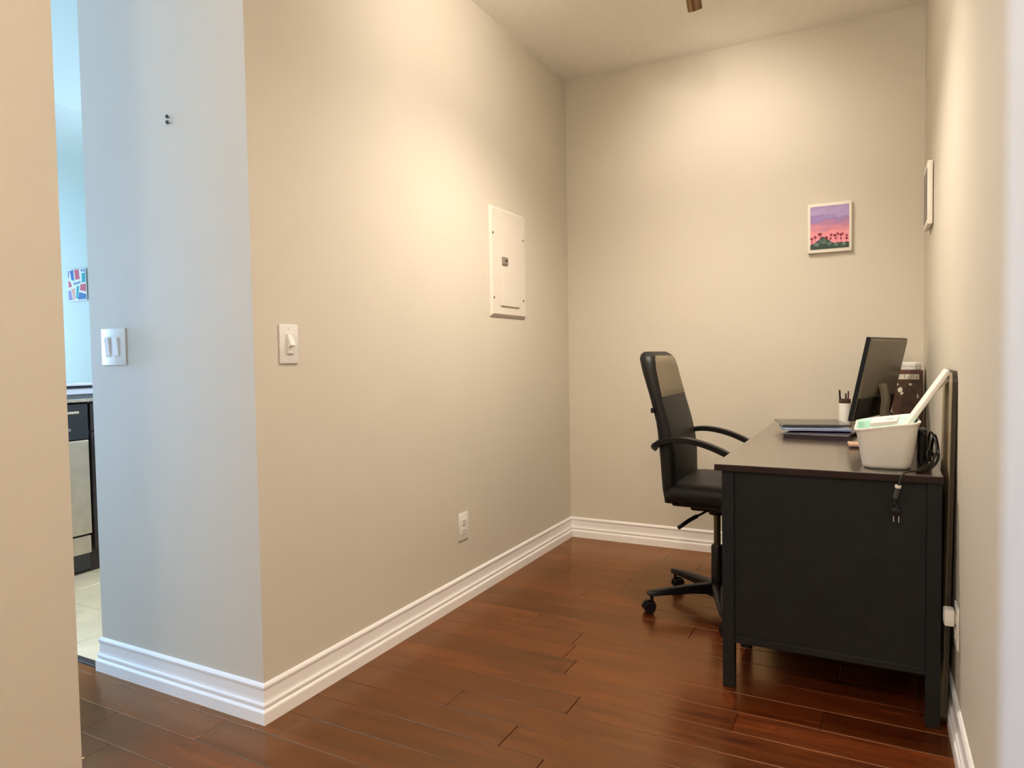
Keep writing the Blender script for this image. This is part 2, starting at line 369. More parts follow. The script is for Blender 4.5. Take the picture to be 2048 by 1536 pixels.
# wall outlet low on the left wall
def outlet(loc, face, label, w_=.038):
    t = wall_frame('wall_outlet', loc, face, label, 'outlet')
    mk('plate', bx(-w_, w_, 0, .006, -.061, .061, bev=.003), 'plastic_white', t, True)
    for z in (-.021, .021):
        f = mk('socket', bx(-.016, .016, .004, .0085, z-.0135, z+.0135, bev=.003), 'panel_white', t)
        for x in (-.0065, .0065): mk('slot', bx(x-.001, x+.001, .0075, .0088, z-.004, z+.005), 'slot', f)
    mk('screw', add_cyl(bmesh.new(), (0, .005, 0), (0, .0072, 0), .003, n=10), 'screw', t)
    return t
outlet((0, 1.154, 0.341), 'x', 'small white wall outlet above the left baseboard')
outlet((W, 0.805, 0.325), '-x', 'white outlet plate on the right wall behind the desk')
t = wall_frame('plug_adapter', (W-.009, 0.805, 0.350), '-x', 'white plug adapter in the outlet behind the desk', 'adapter')
mk('body', bx(-.022, .022, 0, .026, -.025, .022, bev=.006), 'plastic_white', t, True)
for s in (-1, 1): mk('prong', bx(s*.0065-.001, s*.0065+.001, -.006, .001, -.003, .003), 'steel', t)

# breaker panel
t = wall_frame('breaker_panel', (0, 1.616, 1.568), 'x', 'cream steel breaker panel cover with grey latch on the left wall', 'breaker panel')
# local x = -world y  (viewer looking at -x wall: right hand is +y world) -> mirror sign
bm = bmesh.new(); 
loft(bm, [[Vector((sx*.186, 0, sz*.268)) for sx, sz in ((-1, -1), (1, -1), (1, 1), (-1, 1))],
          [Vector((sx*.186, .004, sz*.268)) for sx, sz in ((-1, -1), (1, -1), (1, 1), (-1, 1))],
          [Vector((sx*.174, .016, sz*.254)) for sx, sz in ((-1, -1), (1, -1), (1, 1), (-1, 1))]])
mk('cover', bm, 'panel_white', t)
dr = mk('door', bx(-.098, .098, .014, .024, -.214, .182, bev=.003), 'panel_white', t)
lt = mk('latch', bx(.040, .096, .0235, .031, -.012, .026, bev=.002), 'latch', t)
mk('latch_pull', bx(.050, .066, .030, .034, .004, .014, bev=.001), 'slot', lt)
for x, z in ((.178, .134), (-.160, .138), (.174, -.176), (-.157, -.174)):
    mk('screw', add_cyl(bmesh.new(), (x*.95, .012, z), (x*.95, .019, z), .0055, n=12), 'screw', t)
for z in (.12, -.16): mk('hinge', add_cyl(bmesh.new(), (-.100, .020, z-.016), (-.100, .020, z+.016), .004, n=10), 'panel_white', t)

# two nails on the end face
for i, (z, lb) in enumerate(((1.879, 'upper of two small nails in the grey wall end'), (1.861, 'lower of two small nails in the grey wall end'))):
    t = thing('wall_nail', (-0.3445, 0, z), lb, 'nail')
    bm = bmesh.new(); add_cyl(bm, (0, .004, 0), (0, -.009, .001), .0018, n=10); add_cyl(bm, (0, -.008, .001), (0, -.012, .001), .0060, .0050, n=14)
    mk('shank', bm, 'slot', t, True)

# poppies at sunset, small canvas on the back wall
t = thing('small_painting', (1.4405, D, 1.728), 'small canvas painting of red flowers under a purple pink sky', 'painting')
mk('canvas', bx(-.101, .101, -.026, -.002, -.124, .124, bev=.003), 'canvas_side', t, True)
mk('painted_sky', bx(-.0885, .0885, -.0272, -.0258, -.107, .108), 'sunset', t)
bm = bmesh.new(); rnd = random.Random(3)
pts = [(-.0885, -.107)] + [(-.0885 + .177*i/24, -.080 + .017*math.exp(-((i/24-.33)/.16)**2)*2.1 + rnd.uniform(-.004, .004)) for i in range(25)] + [(.0885, -.107)]
f = bm.faces.new([bm.verts.new((x, -.0278, z)) for x, z in pts])
r = bmesh.ops.extrude_face_region(bm, geom=[f]); bmesh.ops.translate(bm, verts=[v for v in r['geom'] if isinstance(v, bmesh.types.BMVert)], vec=(0, .0012, 0))
mk('painted_bushes', bm, 'p_green', t)
bm = bmesh.new()
def blob(bm, x, z, rx_, rz_, y_, th=.0012, n=9, ph=0):
    a = [Vector((x + rx_*math.cos(2*math.pi*i/n+ph)*rnd.uniform(.75, 1.1), y_, z + rz_*math.sin(2*math.pi*i/n+ph)*rnd.uniform(.75, 1.1))) for i in range(n)]
    loft(bm, [a, [p + Vector((0, th, 0)) for p in a]])
for x, z, r_ in ((-.030, -.068, .020), (-.058, -.083, .015), (.000, -.082, .015), (.030, -.088, .013), (.066, -.090, .012)): blob(bm, x, z, r_, r_*.7, -.0284)
mk('painted_highlights', bm, 'p_pine', t)
bm = bmesh.new()
for x, z, r_ in ((-.082, -.052, .008), (-.066, -.045, .008), (-.044, -.032, .010), (-.014, -.052, .009), (.008, -.040, .008), (.025, -.043, .008), (.038, -.036, .007), (.052, -.042, .008), (.060, -.036, .005), (.078, -.046, .006), (.078, -.061, .007), (.005, -.058, .006), (.030, -.058, .005), (.052, -.060, .005), (-.080, -.068, .004)):
    blob(bm, x, z, r_, r_*.85, -.0284, ph=rnd.random())
    blob(bm, x, z-r_*1.5, .0012, r_*.9, -.0282, n=5)
mk('painted_flowers', bm, 'p_flower', t)

# canvas seen edge-on on the right wall
t = thing('edge_on_canvas', (W, 1.925, 1.742), 'small white-edged canvas on the right wall, seen edge-on', 'painting')
mk('canvas', bx(-.022, -.003, -.105, .105, -.128, .128, bev=.003), 'canvas_side', t, True)
mk('painted_face', bx(-.0235, -.0215, -.088, .088, -.105, .100), 'plum', t)

# ================================================================= CEILING SPOTLIGHTS
t = thing('spotlight_rail', (0.985, 1.05, CEIL), 'bronze ceiling spotlight rail with small cylinder heads', 'ceiling light')
mk('canopy', bx(-.055, .055, -.055, .055, -.022, 0, bev=.006), 'bronze', t, True)
mk('rail', bx(-.014, .014, -.56, .56, -.046, -.022, bev=.004), 'bronze', t, True)
HEADS = [((0, .38), (-0.02, 0.90, -0.44), 102, .72), ((0, -.20), (-0.80, 0.16, -0.24), 112, .74), ((0, -.46), (0.70, 0.50, -0.27), 104, .60), ((0, .10), (-.03, -0.05, -1), 146, 3.4)]
for i, ((hx, hy), dv, cone, k) in enumerate(HEADS):
    dv = Vector(dv).normalized(); piv = Vector((hx, hy, -.125)); tip = piv + dv*.085 if i else Vector((-.012, .455, -.200))
    if i == 0: dvm = Vector((.03, .55, -.8)).normalized(); piv = tip - dvm*.085; hx, hy = piv.x, piv.y
    else: dvm = dv
    bm = bmesh.new(); add_cyl(bm, (hx, hy, -.046), (hx, hy, piv.z+.03), .006, n=12); add_cyl(bm, (hx, hy, piv.z+.035), piv, .007, n=12)
    arm = mk('arm', bm, 'bronze', t, True)
    bm = bmesh.new(); u, v = frame_of(dvm); n = 28
    R_ = lambda c, r_: [c + (u*math.cos(2*math.pi*q/n) + v*math.sin(2*math.pi*q/n))*r_ for q in range(n)]
    loft(bm, [R_(piv - dvm*.045, .012), R_(piv - dvm*.040, .027), R_(piv - dvm*.02, .030), R_(tip, .030), R_(tip, .0265), R_(tip - dvm*.03, .025)])
    hd = mk('lamp_head', bm, 'bronze', t, True)
    bm = bmesh.new(); loft(bm, [R_(tip - dvm*.0285, .024), R_(tip - dvm*.020, .022), R_(tip - dvm*.016, .012)])
    mk('bulb', bm, 'bulb', hd, True)
    l = bpy.data.lights.new('spot', 'SPOT'); l.energy = LAMP_W*k; l.color = LAMP_COL; l.spot_size = math.radians(cone); l.spot_blend = 1.0; l.shadow_soft_size = 0.022
    lo = bpy.data.objects.new('spot_lamp_light', l); C.objects.link(lo); lo.parent = t
    lo.location = tip + dvm*.004; lo.rotation_euler = dv.to_track_quat('-Z', 'Y').to_euler()

t = thing('hall_ceiling_light', (1.45, -1.95, CEIL), 'flush round ceiling light in the hall behind the viewer', 'ceiling light')
cr_ = lambda r_, z, n=32: [Vector((r_*math.cos(2*math.pi*q/n), r_*math.sin(2*math.pi*q/n), z)) for q in range(n)]
mk('base_ring', loft(bmesh.new(), [cr_(.17, 0), cr_(.17, -.02), cr_(.15, -.028)]), 'bronze', t, True)
mk('glass_dome', loft(bmesh.new(), [cr_(.148, -.02), cr_(.145, -.05), cr_(.12, -.085), cr_(.07, -.105), cr_(.02, -.11)]), 'bulb', t, True)
l = bpy.data.lights.new('hall_lamp', 'POINT'); l.energy = HALL_W; l.color = LAMP_COL; l.shadow_soft_size = 0.10
lo = bpy.data.objects.new('hall_lamp_light', l); C.objects.link(lo); lo.parent = t; lo.location = (0, 0, -.24)

# ================================================================= DESK
DX0, DX1, DY0, DY1, DZ = 1.178, 1.818, 0.828, 2.388, 0.740
t = thing('desk', (DX0, DY0, 0), 'long black-brown desk with end panel, pushed against the right wall', 'desk')
def dp(name, x0, x1, y0_, y1_, z0, z1, material='desk', bev=.002, par=None):
    return mk(name, bx(x0-DX0, x1-DX0, y0_-DY0, y1_-DY0, z0, z1, bev=bev), material, par or t)
tt_ = dp('tabletop', DX0, DX1, DY0, DY1, .718, DZ-.001, 'edge_lacquer', .002)
dp('top_veneer', DX0+.001, DX1-.001, DY0+.001, DY1-.001, DZ-.0012, DZ, 'desktop', .0004, tt_)
LW = .038; fx0, fx1 = DX0+.022, DX1-.003
for ya, yb in ((DY0+.012, DY0+.392), (DY1-.392, DY1-.012)):
    for xx in (fx0, fx1-LW):
        for yy in (ya, yb-LW): dp('leg', xx, xx+LW, yy, yy+LW, 0, .718)
    for yy in (ya+.006, yb-.024): dp('side_panel', fx0+LW, fx1-LW, yy, yy+.018, .150, .718, bev=.001)
    for yy in (ya+.003, yb-.027): dp('bottom_rail', fx0+LW, fx1-LW, yy, yy+.024, .150, .172, bev=.002)
    dp('back_panel', fx1-.020, fx1-.006, ya+LW, yb-LW, .150, .718)
    dp('bottom_panel', fx0+.02, fx1-.02, ya+.024, yb-.024, .150, .165)
    for za, zb in ((.17, .40), (.41, .56), (.57, .712)):
        dw = dp('drawer', fx0+.004, fx0+.024, ya+LW+.003, yb-LW-.003, za, zb)
        kx = fx0+.004-DX0; ky = (ya+yb)/2-DY0; kz = (za+zb)/2
        bm = bmesh.new(); add_cyl(bm, (kx, ky, kz), (kx-.014, ky, kz), .006, n=12); add_cyl(bm, (kx-.012, ky, kz), (kx-.024, ky, kz), .015, .012, n=16)
        mk('knob', bm, 'blk_metal', dw, True)
dp('apron', fx0+.05, fx0+.068, DY0+.392, DY1-.392, .640, .718)
dp('stretcher', fx1-.030, fx1-.010, DY0+.392, DY1-.392, .35, .718)

# ================================================================= OFFICE CHAIR
CX, CY = 1.046, 1.540
ch = thing('office_chair', (CX, CY, 0), 'black leatherette office chair on casters pulled up to the desk', 'chair')
REAR = [(0.49, .868), (.535, .865), (.70, .852), (.81, .842), (.93, .812), (1.06, .768), (1.12, .745)]
FRONT = [(.49, .925), (.58, .918), (.68, .918), (.74, .910), (.82, .892), (.91, .866), (1.0, .845), (1.08, .828), (1.12, .815)]
WID = [(0.49, .205), (.54, .222), (.70, .222), (.95, .216), (1.04, .206), (1.085, .185), (1.105, .160), (1.116, .120)]
def back_ring(z, n=9):
    a, b = interp(REAR, z), interp(FRONT, z); h = interp(WID, z)
    k = 1.0 if z < 1.08 else max(.25, 1-((z-1.08)/.042)**2*.75)
    c = (a+b)/2; hx = (b-a)/2*k
    out = []
    for q in rrect(0, 0, hx, h, min(hx*.95, .034), 0, n=6): out.append(Vector((c+q.x-CX, q.y, z)))
    return out
bm = bmesh.new()
zs = [.485, .495, .51, .54, .58, .62, .66, .70, .74, .78, .82, .86, .90, .94, .98, 1.02, 1.05, 1.07, 1.085, 1.095, 1.104, 1.110, 1.115]
loft(bm, [back_ring(z) for z in zs])
bk = mk('backrest', bm, 'leather', ch, True)
# upper front of the backrest, its taupe painting the reflection on black leatherette
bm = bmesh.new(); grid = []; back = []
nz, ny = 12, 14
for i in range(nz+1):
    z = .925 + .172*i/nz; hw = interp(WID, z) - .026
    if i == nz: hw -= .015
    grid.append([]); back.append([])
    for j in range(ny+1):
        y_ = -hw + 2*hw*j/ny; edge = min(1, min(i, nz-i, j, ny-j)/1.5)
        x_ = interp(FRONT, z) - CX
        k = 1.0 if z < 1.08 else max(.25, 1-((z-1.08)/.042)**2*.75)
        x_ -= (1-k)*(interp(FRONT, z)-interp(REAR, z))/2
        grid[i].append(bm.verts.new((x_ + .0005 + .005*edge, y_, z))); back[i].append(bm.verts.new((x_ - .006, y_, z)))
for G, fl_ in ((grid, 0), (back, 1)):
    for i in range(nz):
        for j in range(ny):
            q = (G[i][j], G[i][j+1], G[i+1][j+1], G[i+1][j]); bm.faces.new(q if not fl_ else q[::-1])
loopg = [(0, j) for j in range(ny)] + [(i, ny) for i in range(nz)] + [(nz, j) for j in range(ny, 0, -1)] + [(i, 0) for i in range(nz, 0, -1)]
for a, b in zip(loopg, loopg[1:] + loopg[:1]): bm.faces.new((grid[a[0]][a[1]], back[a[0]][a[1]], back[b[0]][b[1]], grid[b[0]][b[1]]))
hp = mk('sheen_panel', bm, 'taupe', bk, True); hp['label'] = 'upper panel of the backrest with its reflection painted taupe'
mk('manufacturer_tab', bx(.829-CX-.006, .829-CX+.010, -.220, -.205, .860, .880), 'blk_plastic', bk)
# seat cushion
bm = bmesh.new(); rings = []
for z, dx, dr in ((.492, .035, .03), (.500, .015, .045), (.512, .004, .055), (.530, 0, .06), (.548, .004, .06), (.560, .014, .055), (.568, .030, .05), (.571, .060, .04)):
    hx = .245-dx; hy = .242-dx
    rg = rrect(.06, 0, hx, hy, dr+.02, z, n=6)
    for p in rg:
        f = max(0, (p.x-.06)/.245); p.z -= .020*f**3       # waterfall front
    rings.append(rg)
loft(bm, rings); st = mk('seat', bm, 'leather', ch, True)
bm = bmesh.new(); add_box(bm, -.15, .24, -.19, .19, .470, .494, bev=.012)
mk('seat_pan', bm, 'blk_plastic', ch, True)
# arms: flat bent bars
SEC = [(-.5, -1), (.5, -1), (.62, -.8), (.62, .8), (.5, 1), (-.5, 1), (-.62, .8), (-.62, -.8)]
for s in (-1, 1):
    yy = s*.238; bm = bmesh.new()
    pth = [(.842-CX, s*.205, .722), (.855-CX, yy, .735), (.905-CX, yy, .752), (.97-CX, yy, .754), (1.05-CX, yy, .738), (1.134-CX, yy, .703), (1.20-CX, yy, .655), (1.235-CX, yy, .59), (1.225-CX, yy, .53), (1.17-CX, s*.225, .49), (1.10-CX, s*.16, .478)]
    P = smooth_path(pth, 6); rings = []
    for i, p in enumerate(P):
        d = (P[min(i+1, len(P)-1)]-P[max(i-1, 0)]).normalized(); side = Vector((0, 1, 0)); nn = d.cross(side).normalized(); side = nn.cross(d)
        rings.append([p + nn*a*.018 + side*b*.022 for a, b in SEC])
    loft(bm, rings); mk('armrest', bm, 'blk_plastic', ch, True)
# mechanism, lever, gas lift
bm = bmesh.new(); add_box(bm, -.10, .10, -.075, .075, .432, .475, bev=.012); add_cyl(bm, (0, 0, .412), (0, 0, .44), .034, .045, n=20)
mk('tilt_mechanism', bm, 'blk_plastic', ch, True)
bm = bmesh.new(); add_cyl(bm, (-.02, -.05, .440), (-.075, -.19, .418), .005, n=10)
lv = mk('lever', bm, 'blk_metal', ch, True)
bm = bmesh.new(); add_tube(bm, [(-.055, -.14, .427), (-.075, -.19, .418), (-.098, -.235, .402), (-.104, -.246, .398)], lambda q: .0085 if q < .97 else .006, n=10); mk('lever_grip', bm, 'blk_plastic', lv, True)
bm = bmesh.new(); add_cyl(bm, (0, 0, .27), (0, 0, .42), .0145, n=20); mk('gas_lift', bm, 'blk_metal', ch, True)
bm = bmesh.new(); loft(bm, [[Vector((r_*math.cos(a*math.pi/12), r_*math.sin(a*math.pi/12), z)) for a in range(24)] for z, r_ in ((.07, .026), (.115, .0255), (.272, .0255), (.280, .021))])
mk('column_cover', bm, 'blk_plastic', ch, True)
bm = bmesh.new(); add_cyl(bm, (0, 0, .062), (0, 0, .118), .046, .036, n=24); mk('base_hub', bm, 'blk_plastic', ch, True)
for k in range(5):
    a = math.radians(214 + 72*k); dx, dy = math.cos(a), math.sin(a); d = Vector((dx, dy, 0)); sd = Vector((-dy, dx, 0)); zz = Vector((0, 0, 1))
    rings = []
    for q, w_, zt, zb in ((.025, .026, .116, .072), (.12, .022, .110, .078), (.24, .019, .100, .076), (.295, .017, .095, .074), (.310, .012, .091, .077)):
        c = d*q; rings.append([c - sd*w_ + zz*zb, c + sd*w_ + zz*zb, c + sd*w_ + zz*(zt-.008), c + sd*w_*.6 + zz*zt, c - sd*w_*.6 + zz*zt, c - sd*w_ + zz*(zt-.008)])
    lg = mk('base_leg', loft(bmesh.new(), rings), 'blk_plastic', ch, True)
    bm = bmesh.new(); c = d*.292; add_cyl(bm, c + zz*.080, c + zz*.045, .007, n=10)
    ca = a + 1.1*(k-1.5); wd = Vector((math.cos(ca), math.sin(ca), 0)); off = Vector((-wd.y, wd.x, 0))*.012; wc = c + off + zz*.0255
    for s in (-1, 1): add_cyl(bm, wc + wd*s*.007, wc + wd*s*.024, .0255, .0235, n=20)
    hood = []
    for s in (-.007, .007):
        hood.append([wc + wd*s + (Vector((-wd.y, wd.x, 0))*math.cos(q*math.pi/10) + zz*math.sin(q*math.pi/10))*.031 for q in range(11)] + [wc + wd*s - Vector((-wd.y, wd.x, 0))*.012, wc + wd*s + Vector((-wd.y, wd.x, 0))*.012])
    loft(bm, hood)
    mk('caster', bm, 'blk_plastic', lg, True)

# ================================================================= MONITOR
nb = Vector((1.550, 1.650, .818)); MW, MH = .530, .347
yawm = math.atan2(.145, .51); lean = math.radians(11.8)
t = thing('monitor', (1.672, 1.905, DZ), 'black flat monitor seen from behind, tilted, facing the chair', 'monitor')
wx = Vector((math.sin(yawm), math.cos(yawm), 0))            # along the width, away from the camera
bk_ = Vector((math.cos(yawm), -math.sin(yawm), 0))          # out of the back, towards the wall
upv = (Vector((0, 0, 1))*math.cos(lean) + bk_*math.sin(lean)); nv = (bk_*math.cos(lean) - Vector((0, 0, 1))*math.sin(lean))
org = nb - Vector(t.location)
def mp_(a, h, d): return org + wx*a + upv*h + nv*d
def slab(a0, a1, h0, h1, d0, d1, inset=0.0):
    bm = bmesh.new()
    q0 = [mp_(a, h, d0) for a, h in ((a0, h0), (a1, h0), (a1, h1), (a0, h1))]
    q1 = [mp_(a, h, d1) for a, h in ((a0+inset, h0+inset), (a1-inset, h0+inset), (a1-inset, h1-inset), (a0+inset, h1-inset))]
    loft(bm, [q0, q1]); return bm
mk('bezel', slab(0, MW, 0, MH, -.004, .012), 'blk_plastic', t)
bcv = mk('back_cover', slab(.004, MW-.004, .004, MH-.004, .012, .018, .010), 'mon_back', t)
mk('lower_housing', slab(.006, MW-.03, .005, .100, .016, .022, .005), 'blk_plastic', bcv)
mk('screen', slab(.008, MW-.008, .016, MH-.008, -.0048, -.0035), 'screen', t)
bm = bmesh.new(); P = [mp_(MW/2, .15, .022), mp_(MW/2, .095, .046), mp_(MW/2, .03, .056)]; base = Vector((P[-1].x+.016, P[-1].y-.005, .008)); P += [(P[-1]+base)/2 + bk_*.004, base]
PP = smooth_path(P, 6); rings = []
for i, p in enumerate(PP):
    d = (PP[min(i+1, len(PP)-1)]-PP[max(i-1, 0)]).normalized(); nn = wx.cross(d).normalized(); ww = .034 + .012*(i/len(PP))
    rings.append([p + wx*ww*a + nn*.011*b for a, b in ((-1, -.6), (-.8, -1), (.8, -1), (1, -.6), (1, .6), (.8, 1), (-.8, 1), (-1, .6))])
mk('neck', loft(bm, rings), 'mon_neck', t, True)
fc = base.copy(); fc.z = 0
bm = bmesh.new(); loft(bm, [[fc + wx*p.y + bk_*(p.x-.005) + Vector((0, 0, z)) for p in rrect(0, 0, .10-i_, .125-i_, .035, 0)] for z, i_ in ((0, .002), (.006, 0), (.011, .008))])
mk('foot', bm, 'blk_plastic', t, True)
bm = bmesh.new(); add_tube(bm, [mp_(MW/2+.05, .06, .040), mp_(MW/2+.06, .03, .06), Vector((fc.x+.07, fc.y+.10, .02)), Vector((fc.x+.10, fc.y+.05, .006))], .004, n=8)
mk('cable', bm, 'cord', t, True)

# ================================================================= TUB AND WHAT IS IN IT
tx, ty = 1.676, 1.055
t = thing('plastic_tub', (tx, ty, DZ), 'white tapered plastic tub with mint inside at the near desk edge', 'tub')
def tubring(hx, hy, z, r_): 
    out = rrect(0, 0, hx, hy, r_, z, n=7)
    for p in out: p.z += (z/.135)*.013*(p.x/.0885)
    return out
bm = bmesh.new()
rings = [tubring(.058, .140, .0, .03), tubring(.064, .150, .004, .034), tubring(.068, .157, .014, .036), tubring(.083, .178, .121, .038), tubring(.086, .182, .127, .040), tubring(.0895, .185, .131, .041), tubring(.0895, .185, .135, .041), tubring(.0845, .180, .136, .038), tubring(.081, .176, .125, .036), tubring(.067, .155, .012, .034)]
tb = mk('tub_body', loft(bm, rings), 'tub', t, True)
bm = bmesh.new()
ln = [tubring(.0835, .179, .1345, .037), tubring(.0805, .1755, .122, .036), tubring(.074, .165, .070, .035), tubring(.066, .154, .014, .034)]
R = [ring(bm, r) for r in ln]
for a, b in zip(R[:-1], R[1:]):
    for i in range(len(a)): j = (i+1) % len(a); bm.faces.new((a[i], b[i], b[j], a[j]))
bm.faces.new(R[-1])
ob = mk('mint_lining', bm, 'mint', t, True); sm = ob.modifiers.new('thickness', 'SOLIDIFY'); sm.thickness = .0012
bm = bmesh.new(); n1, n2 = 10, 18; g = []
for i in range(n1+1):
    g.append([])
    for j in range(n2+1):
        x_ = -.072 + .144*i/n1; y_ = -.160 + .320*j/n2
        z_ = .098 + .012*(x_/.07) + .010*math.sin(x_*60+1)*math.sin(y_*34) + .030*math.exp(-((x_-.05)/.03)**2-((y_-.10)/.05)**2)
        g[i].append(bm.verts.new((x_, y_, z_)))
for i in range(n1):
    for j in range(n2): bm.faces.new((g[i][j], g[i+1][j], g[i+1][j+1], g[i][j+1]))
ob = mk('mint_filling', bm, 'mint', t, True); sm = ob.modifiers.new('thickness', 'SOLIDIFY'); sm.thickness = .003

t = thing('white_card_box', (1.672, .962, DZ+.1378), 'flat off-white box with a dark dash lying across the tub', 'box')
t.rotation_euler = (math.radians(0.5), math.radians(-8), math.radians(-3))
mk('box_body', bx(-.037, .037, -.085, .085, 0, .012, bev=.0025), 'paperwhite', t)
mk('printed_dash', bx(.006, .028, -.028, -.020, .0118, .0128), 'ink', t)

# slim white slab leaning on the wall
t = thing('slim_slab', (1.722, 1.02, DZ+.10), 'slim white slab leaning diagonally from the tub up to the right wall', 'panel')
a = math.atan2(1.036-.84, 1.846-1.722)
mtx = Matrix.Rotation(-a, 4, 'Y')
mk('slab_body', bx(0, .232, -.065, .065, 0, .013, bev=.003, mtx=mtx), 'paperwhite', t)
mk('fold_out_foot', bx(.165, .215, -.05, -.035, -.012, -.001, bev=.002, mtx=mtx @ Matrix.Translation((.215, 0, 0)) @ Matrix.Rotation(math.radians(12), 4, 'Y') @ Matrix.Translation((-.215, 0, 0))), 'plastic_white', t)

# ================================================================= OTHER THINGS ON THE DESK
def book(name, loc, rz, hx, hy, th, cover, label, cat, curl=0.0):
    t = thing(name, loc, label, cat, rz); n = 14
    def strip(z0, z1, s, material, nm):
        bm = bmesh.new(); rings = []
        for i in range(n+1):
            y_ = -hy*s + 2*hy*s*i/n; c = curl*max(0, -y_/hy)**2
            rings.append([Vector((x_, y_, z + c)) for x_, z in ((-hx*s, z0), (hx*s, z0), (hx*s, z1), (-hx*s, z1))])
        return mk(nm, loft(bm, rings), material, t)
    strip(0, .0015, 1, cover, 'back_cover'); strip(.0015, th-.0015, .975, 'plum' if cover == 'plum' else 'pages', 'page_block'); strip(th-.0015, th, 1, cover, 'front_cover')
    return t
book('plum_notebook', (1.440, 1.735, DZ), math.radians(-6), .125, .135, .020, 'plum', 'dark plum notebook at the bottom of the desk pile', 'notebook')
book('sky_sheen_magazine', (1.405, 1.86, DZ+.0205), math.radians(10), .135, .150, .007, 'sky_sheen', 'glossy magazine with painted blue sky reflection in the middle of the desk pile', 'magazine', curl=.006)
t = thing('slate_tablet', (1.385, 1.955, DZ+.0345), 'thin dark glossy tablet on top of the desk pile', 'tablet', math.radians(14))
t.rotation_euler[0] = math.radians(0)
mk('tablet_body', bx(-.140, .140, -.145, .145, 0, .007, bev=.002), 'slate', t)
mk('tablet_screen', bx(-.128, .128, -.132, .132, .0068, .0075), 'screen', t)
t = thing('wood_block', (1.585, 1.43, DZ), 'small pale wooden block beside the tub on the desk', 'block', math.radians(5))
mk('block_body', bx(-.030, .030, -.045, .045, 0.006, .016, bev=.002), 'pinkwood', t)
mk('block_base', bx(-.026, .026, -.041, .041, 0, .006, bev=.001), 'plum', t)

# pen cup with pens
PCX, PCY = 1.514, 2.30
t = thing('pen_cup', (PCX, PCY, DZ), 'white pen cup standing behind the monitor near the back wall', 'cup')
bm = bmesh.new(); cr = lambda r_, z: [Vector((r_*math.cos(q*math.pi/14), r_*math.sin(q*math.pi/14), z)) for q in range(28)]
loft(bm, [cr(.026, 0), cr(.028, .002), cr(.0265, .106), cr(.0255, .108), cr(.024, .106), cr(.023, .004)])
mk('cup_body', bm, 'plastic_white', t, True)
mk('brown_band', loft(bmesh.new(), [cr(.0272, .108), cr(.0274, .109), cr(.0274, .127), cr(.0272, .128), cr(.0235, .128), cr(.0235, .107)]), 'carton', t, True)
for i, (px, py, tx_, ty_, h, lb, mt) in enumerate(((-.012, -.004, -.022, -.010, .168, 'black pen leaning left in the white pen cup', 'blk_plastic'), (.010, -.008, .016, -.012, .162, 'maroon pen leaning right in the white pen cup', 'maroon'), (.002, .012, .004, .018, .150, 'short dark pen upright in the white pen cup', 'slot'))):
    p = thing('pen', (PCX+px, PCY+py, DZ+.005), lb, 'pen', group='pens in the cup')
    bm = bmesh.new(); add_cyl(bm, (0, 0, 0), (tx_-px, ty_-py, h-.02), .004, n=10); mk('barrel', bm, mt, p, True)
    k = (h-.02)/h; bm = bmesh.new(); add_cyl(bm, ((tx_-px)*.99, (ty_-py)*.99, h-.021), ((tx_-px)*1.08, (ty_-py)*1.08, h), .0046, .0036, n=10); mk('cap', bm, mt, p, True)

# brown printed carton with cream label, white tray on top
t = thing('brown_carton', (1.779, 2.26, DZ), 'tall dark brown printed carton with cream label strip in the desk corner', 'carton')
mk('carton_body', bx(-.062, .062, -.055, .055, 0, .270, bev=.002), 'carton', t)
mk('label_strip', bx(-.058, .046, -.0562, -.0548, .228, .252), 'label', t)
mk('maroon_band', bx(-.060, .060, -.0558, -.0546, .256, .266), 'maroon', t)
for i, x in enumerate((-.050, -.041, -.014, .000, .012, .021, .032, .038)):
    mk('label_mark', bx(x, x+.0022, -.0566, -.0560, .230, .243 + .004*((i*7) % 3)), 'carton', t)
rnd = random.Random(5)
for q in ((-.030, .178, .010, .014), (-.024, .165, .008, .008), (-.040, .205, .004, .006), (.040, .150, .004, .012), (.010, .205, .008, .006)):
    bm = bmesh.new(); blob(bm, *q, -.0566); mk('printed_spot', bm, 'label', t)
t = thing('white_tray', (1.784, 2.265, DZ+.270), 'shallow white tray resting on top of the brown carton', 'tray')
bm = bmesh.new(); loft(bm, [rrect(0, 0, .046, .045, .012, 0), rrect(0, 0, .050, .049, .014, .004), rrect(0, 0, .050, .049, .014, .030), rrect(0, 0, .044, .043, .012, .037)])
mk('tray_body', bm, 'plastic_white', t, True)
mk('tray_lid_edge', loft(bmesh.new(), [rrect(0, 0, .0515, .0505, .014, .019), rrect(0, 0, .0515, .0505, .014, .023)]), 'paperwhite', t, True)

# cords beside the tub
def cord(label, pts, r_=.0035, cat='cord'):
    t = thing('power_cord', (1.785, 1.0, DZ), label, cat); bm = bmesh.new()
    add_tube(bm, [Vector(p)-Vector(t.location) for p in pts], r_, n=8, k=7); mk('cable', bm, 'cord', t, True); return t
pc = cord('black power cord with two-prong plug hanging over the near desk edge', [(1.79, 1.32, .747), (1.796, 1.16, .775), (1.795, 1.02, .845), (1.802, .95, .838), (1.806, .93, .80), (1.790, .91, .765), (1.760, .870, .748), (1.728, .838, .7475), (1.713, .818, .738), (1.706, .812, .715), (1.703, .814, .700)], .0032)
o_ = Vector(pc.location)
bm = bmesh.new(); P0 = Vector((1.703, .814, .704))-o_; P1 = Vector((1.697, .813, .672))-o_; add_cyl(bm, P0, P1, .007, .0085, n=12)
cn = mk('connector', bm, 'slate', pc, True)
mk('collar', add_cyl(bmesh.new(), P0 + Vector((.001, 0, .006)), P0 - Vector((0, 0, .002)), .0085, .0075, n=12), 'label', cn, True)
